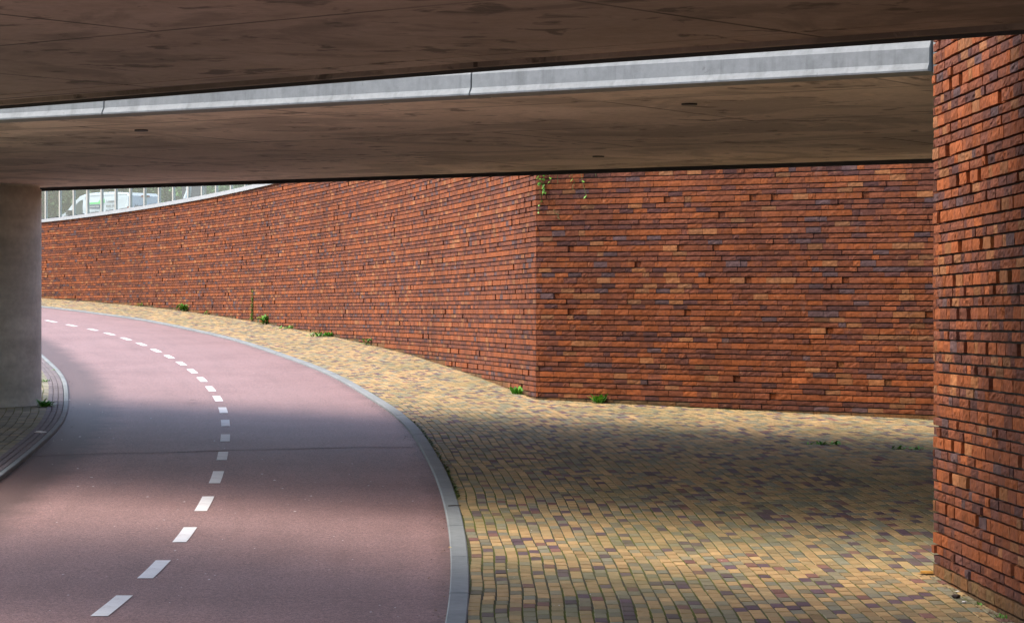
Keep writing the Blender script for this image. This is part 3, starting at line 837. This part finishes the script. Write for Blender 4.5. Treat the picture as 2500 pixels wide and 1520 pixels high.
# ------------------------------------------------------------------ weeds, ivy, litter
def leaf(mb, p, d, ln, wd, droop=.3, mi=0, v=1.0):
    """a bent leaf blade from p along d"""
    p = np.array(p, float); d = np.array(d, float); d /= np.linalg.norm(d)
    sd = np.cross(d, (0, 0, 1)); 
    if np.linalg.norm(sd) < .1: sd = np.array([1., 0, 0])
    sd /= np.linalg.norm(sd); q = []
    for f, ww in ((0, .25), (.35, 1), (.7, .75), (1, .05)):
        c = p + d * ln * f + np.array([0, 0, -droop * ln * f * f]); q += [tuple(c - sd * wd * ww / 2), tuple(c + sd * wd * ww / 2)]
    mb.add(q, [(0, 1, 3, 2), (2, 3, 5, 4), (4, 5, 7, 6)], mi, (v, v, v))
def weed(px, py, hgt, wid, n, lab, kind="tuft", flower=False, dy=-.02):
    X, Y, z = ground(px, py)
    if px < 1290 and py < 980 and px > 300:
        s_ = s_at_px(px); p = wp(s_) + wn(s_) * .06; X, Y = p; z = float(g(Y)); dy = 0
    elif 1480 < px < 1520:
        X, Y = fp(1.05) + FN * .07; z = float(g(Y)); dy = 0
    r_ = empty("weed", (X, Y + dy, z - .004)); tag(r_, lab, "weed", "weeds along the foot of the walls and kerbs")
    mb = MB(); lr = np.random.default_rng(int(px * 7 + py))
    if kind == "tall":
        ms = MB(); wid *= 1.5
        for k in range(4):
            x0 = lr.normal(0, wid * .25); ms.tube([(x0, 0, 0), (x0 + lr.normal(0, .02), lr.normal(0, .02), hgt * .5), (x0 + lr.normal(0, .05), 0, hgt * lr.uniform(.8, 1))], [.006, .005, .002], 5)
            for j in range(n // 4):
                zz = hgt * lr.uniform(.02, .95); a = lr.uniform(0, 6.28)
                leaf(mb, (x0, 0, zz), (math.cos(a), math.sin(a) * .5, .6), lr.uniform(.05, .15) * (1.2 - zz / hgt), .025, .4, 0, lr.uniform(.7, 1.6))
        ms.build("stem", M["stem"], r_)
    else:
        for k in range(n):
            a = lr.uniform(0, 6.28); up = lr.uniform(.3, 1.5) if kind == "tuft" else lr.uniform(.5, 2.2) if kind == "rosette" else lr.uniform(.2, .8)
            x0, y0 = lr.normal(0, wid * .28), lr.normal(0, .03)
            ln = hgt * lr.uniform(.45, 1.0) if kind != "spread" else lr.uniform(.05, .12)
            z0 = 0 if kind != "bush" else hgt * lr.uniform(0, .6)
            leaf(mb, (x0, y0, z0), (math.cos(a), math.sin(a) * .6, up), ln, ln * (.32 if kind == "rosette" else .2), .35, 0, lr.uniform(.6, 1.5))
    mb.build("leaves", M["leaf"], r_)
    if flower:
        for cx_, cz_ in ((.18, .26), (.12, .2)):
            mf = MB()
            for k in range(10):
                a = k * .628; leaf(mf, (cx_, -.05, cz_), (math.cos(a), .2, math.sin(a)), .03, .014, 0, 0)
            mf.build("flower", M["yellow"], r_)
weed(349, 749, .14, .14, 40, "smallest round weed tuft, farthest along the curved wall", "bush")
weed(456, 762, .26, .26, 110, "dense round weed below the curved wall, second from the far end", "bush")
weed(511, 768, .13, .12, 30, "tiny weed between the round bush and the tall stalks", "bush")
weed(618, 782, .78, .14, 120, "tall thin weed stalks climbing the curved wall", "tall")
weed(653, 789, .24, .18, 90, "compact dark green weed just right of the tall stalks", "bush")
weed(714, 802, .14, .55, 90, "low spreading weed patch along the curved wall", "tuft")
weed(812, 822, .22, .75, 130, "wide weed clump with yellow flowers at the curved wall's foot", "tuft", True)
weed(906, 843, .17, .2, 60, "weed tuft nearest the camera side of the flowering clump", "bush")
weed(1275, 966, .2, .1, 30, "upright bright weed just left of the wall corner", "rosette")
weed(1500, 987, .24, .1, 30, "leafy green rosette at the foot of the flat wall", "rosette")
weed(2015, 1084, .05, .34, 70, "flat green weed patch on the pavement below the flat wall", "spread")
weed(2195, 1095, .04, .16, 30, "small flat weed patch beside the near wall's corner", "spread")
weed(2245, 1096, .04, .12, 22, "tiny flat weed touching the near wall's corner", "spread")
weed(110, 992, .22, .10, 50, "bright green weed at the foot of the round column", "tuft")
weed(112, 930, .10, .10, 30, "sparse weed on the island beside the column", "tuft")
weed(134, 903, .06, .09, 20, "little weed on the left kerb, highest right of the column's foot", "tuft")
weed(2395, 1475, .05, .05, 16, "small sprout in the gap under the near brick wall", "tuft", False, 0)
weed(2445, 1507, .06, .06, 20, "leafy sprout at the near wall's foot by the picture's corner", "tuft", False, 0)
# moss and litter caught along the right kerb
mb = MB(); lr = np.random.default_rng(91)
s_a, s_b = s_of(-.55, 22), s_of(-1.3, 31)
for k in range(900):
    s_ = lr.uniform(s_a, s_b) ; 
    if lr.random() > .35 + .65 * abs(math.sin(s_ * 1.9)) : continue
    x, y = kp(s_, .125 + abs(lr.normal(0, .012))); a = lr.uniform(0, 6.28)
    leaf(mb, (x, y, float(g(y)) + .002), (math.cos(a), math.sin(a), lr.uniform(.2, 1)), lr.uniform(.015, .05), .016, .3, 0, lr.uniform(.3, 1.4))
for k in range(2500):                          # thin moss line elsewhere
    s_ = lr.uniform(20, 60); x, y = kp(s_, .122 + abs(lr.normal(0, .004))); a = lr.uniform(0, 6.28)
    leaf(mb, (x, y, float(g(y)) - .004), (math.cos(a), math.sin(a), .4), lr.uniform(.01, .02), .01, .3, 0, lr.uniform(.3, 1.0))
tag(mb.build("moss", M["moss"]), kind="stuff")
# wall-foot dirt line
mb = MB()
for k in range(2600):
    if lr.random() < .6: s_ = lr.uniform(0, 45); p = wp(s_) + wn(s_) * abs(lr.normal(0, .03))
    else: s_ = lr.uniform(0, 6); p = fp(s_) + FN * abs(lr.normal(0, .03))
    a = lr.uniform(0, 6.28); leaf(mb, (p[0], p[1], float(g(p[1])) + .002), (math.cos(a), math.sin(a), .4), lr.uniform(.01, .035), .012, .3, 0, lr.uniform(.3, 1.2))
tag(mb.build("moss", M["moss"]), kind="stuff")
# white grit on the asphalt
mb = MB()
def chip(mb, X, Y, z, r):
    q = []
    for k in range(5):
        a = k * 1.2566 + lr.uniform(-.3, .3); q.append((X + math.cos(a) * r * lr.uniform(.6, 1.3), Y + math.sin(a) * r * lr.uniform(.6, 1.3), z))
    mb.add(q + [(X, Y, z + r * .3)], [(k, (k + 1) % 5, 5) for k in range(5)])
for px, py in ((190, 1180),(640, 1150),(670, 1165),(690, 1185),(835, 1122),(860, 1125),(720, 1240),(905, 1168),(935, 1180),(760, 1203),(360, 1205),(450, 1217),(225, 1158),(228, 1180),(955, 1220),
               (170, 971),(219, 982),(250, 1000),(270, 1040),(242, 1062),(195, 1060),(190, 1137),(222, 1158),(368, 1016),(620, 907),(650, 940),(524, 1070),(900, 1178),(1008, 1215)):
    X, Y, z = ground(px, py)
    chip(mb, X, Y, z - .0235, lr.uniform(.008, .015))
for k in range(90):
    X, Y, z = ground(lr.uniform(100, 1040), lr.uniform(900, 1500)); s_ = s_of(X, Y)
    if X < np.interp(Y, KXF[1], KXF[0]) - .05: chip(mb, X, Y, z - .022, lr.uniform(.003, .009))
for k in range(60):
    X, Y, z = ground(lr.uniform(1200, 2230), lr.uniform(1020, 1500))
    if keep_main(X, Y): chip(mb, X, Y, float(g(Y)), lr.uniform(.003, .007))
tag(mb.build("grit", M["white"]), kind="stuff")
mb = MB()                                     # leaf crumbs gathered in the gutters and by the near wall
for k in range(900):
    r_ = lr.random()
    if r_ < .55: s_ = lr.uniform(14, 45); x, y = kp(s_, -abs(lr.normal(0, .05)) - .004); z = float(G(x, y)) - .022
    elif r_ < .8: s_ = lr.uniform(20, 50); x, y = kp(s_, -3.83 + abs(lr.normal(0, .06))); z = float(G(x, y)) - .022
    else: q = npth(lr.uniform(0, 3)) + NN * (.01 + abs(lr.normal(0, .05))); x, y = q; z = float(g(y)) + .003
    a = lr.uniform(0, 6.28); leaf(mb, (x, y, z), (math.cos(a), math.sin(a), lr.uniform(.05, .5)), lr.uniform(.008, .026), .012, .1, 0, lr.uniform(.4, 1.2))
tag(mb.build("litter", m_leaf("leaf_crumbs", (.10, .05, .02), (.22, .12, .045))), kind="stuff")
def lump(name, px, py, r, mat, lab, cat, flat=.7):
    X, Y, z = ground(px, py); bm = bmesh.new(); bmesh.ops.create_icosphere(bm, subdivisions=2, radius=r); lr2 = random.Random(int(px))
    for v in bm.verts: v.co *= lr2.uniform(.8, 1.2); v.co.z *= flat; v.co.x *= 1.3
    me = bpy.data.meshes.new(name); bm.to_mesh(me); bm.free(); me.materials.append(mat)
    o_ = bpy.data.objects.new(name, me); C.objects.link(o_); o_.location = (X, Y, z + r * flat * .8); tag(o_, lab, cat); return o_
lump("pebble", 2335, 1459, .02, M["stone"], "dark brown pebble lying on the pavers by the near wall", "pebble")
lump("stone_chip", 2354, 1470, .011, M["white"], "white stone chip just beyond the dark pebble", "stone chip", .5)
lump("stone_chip", 2338, 1444, .009, M["white"], "white stone chip between the dark pebble and the wall", "stone chip", .5)
lump("paper_scrap", 98, 1056, .05, M["white"], "pale crumpled scrap on the left kerb in the shade", "litter", .25)
def fallen(px, py, ln, mat, lab, rz=0.0, wd=.5):
    X, Y, z = ground(px, py); mb = MB()
    for k in range(3): leaf(mb, (-.4 * ln + .1 * ln * k, 0, .006 + .003 * k), (1, .5 * (k - 1), .12), ln * (1 - .15 * k), ln * wd, .1)
    o_ = mb.build("fallen_leaf", mat, loc=(X, Y, z)); o_.rotation_euler = (0, 0, rz); tag(o_, lab, "leaf"); return o_
fallen(2262, 1400, .16, M["dry"], "yellow-brown dead leaf lying against the near wall's corner", R(20))
fallen(2217, 1209, .05, M["dry"], "small orange dead leaf on the dark pavers", R(70))
fallen(2218, 1117, .06, M["twig"], "dark curled leaf on the pavers near the wall corner", R(10))
fallen(468, 978, .17, M["twig"], "dark dead leaf on the red path left of the dashes", R(5), .25)
fallen(1098, 1338, .03, M["yellow"], "tiny yellow leaf in the gutter by the right kerb", R(30))
X, Y, z = ground(1110, 1237); mb = MB(); mb.tube([(-.05, -.02, .012), (0, 0, .014), (.05, .03, .01)], [.004, .004, .003], 6)
o = mb.build("twig", M["twig"], loc=(X, Y, z)); tag(o, "thin dark twig lying across the right kerb", "twig")
# ivy hanging over the wall corner
io = empty("ivy", (CORNER[0] + .15, CORNER[1] - .2, 2.85)); tag(io, "sprays of green ivy hanging over the flat wall at the corner", "ivy")
mb = MB(); ms = MB(); lr = np.random.default_rng(17)
def ivy_strand(s_, z0, z1, drift, n, sz):
    pts = []
    for k in range(9):
        f = k / 8; p = fp(s_ + drift * f + .012 * math.sin(k * 1.7)) + FN * (.03 + .015 * math.sin(k)); pts.append((p[0], p[1], z0 + (z1 - z0) * f))
    ms.tube(pts, .0035, 5)
    for k in range(n):
        f = lr.random() ** .6; i = min(7, int(f * 8)); p = np.array(pts[i]) * (1 - (f * 8 - i)) + np.array(pts[i + 1]) * (f * 8 - i)
        a = lr.uniform(-1, 1); leaf(mb, p, (FU[0] * a + FN[0] * .5, FU[1] * a + FN[1] * .5, lr.uniform(-.6, .5)), lr.uniform(.6, 1) * sz, sz * .8, .3, 0, lr.uniform(.7, 1.4))
ivy_strand(.08, 2.85, 1.60, .0, 60, .05); ivy_strand(.12, 2.85, 1.50, .04, 60, .048); ivy_strand(.2, 2.85, 1.66, .05, 30, .05); ivy_strand(.11, 1.7, 1.25, -.04, 12, .035)
ivy_strand(.45, 2.85, 1.44, .38, 3, .05); ivy_strand(.42, 2.85, 1.63, -.05, 3, .07); ivy_strand(.60, 1.8, 1.54, .02, 2, .05); ivy_strand(.95, 2.85, 1.70, .02, 3, .06); ivy_strand(.3, 1.3, 1.18, .1, 1, .03)
child(mb.build("leaves", M["ivy"]), io); child(ms.build("stem", M["stem"]), io)
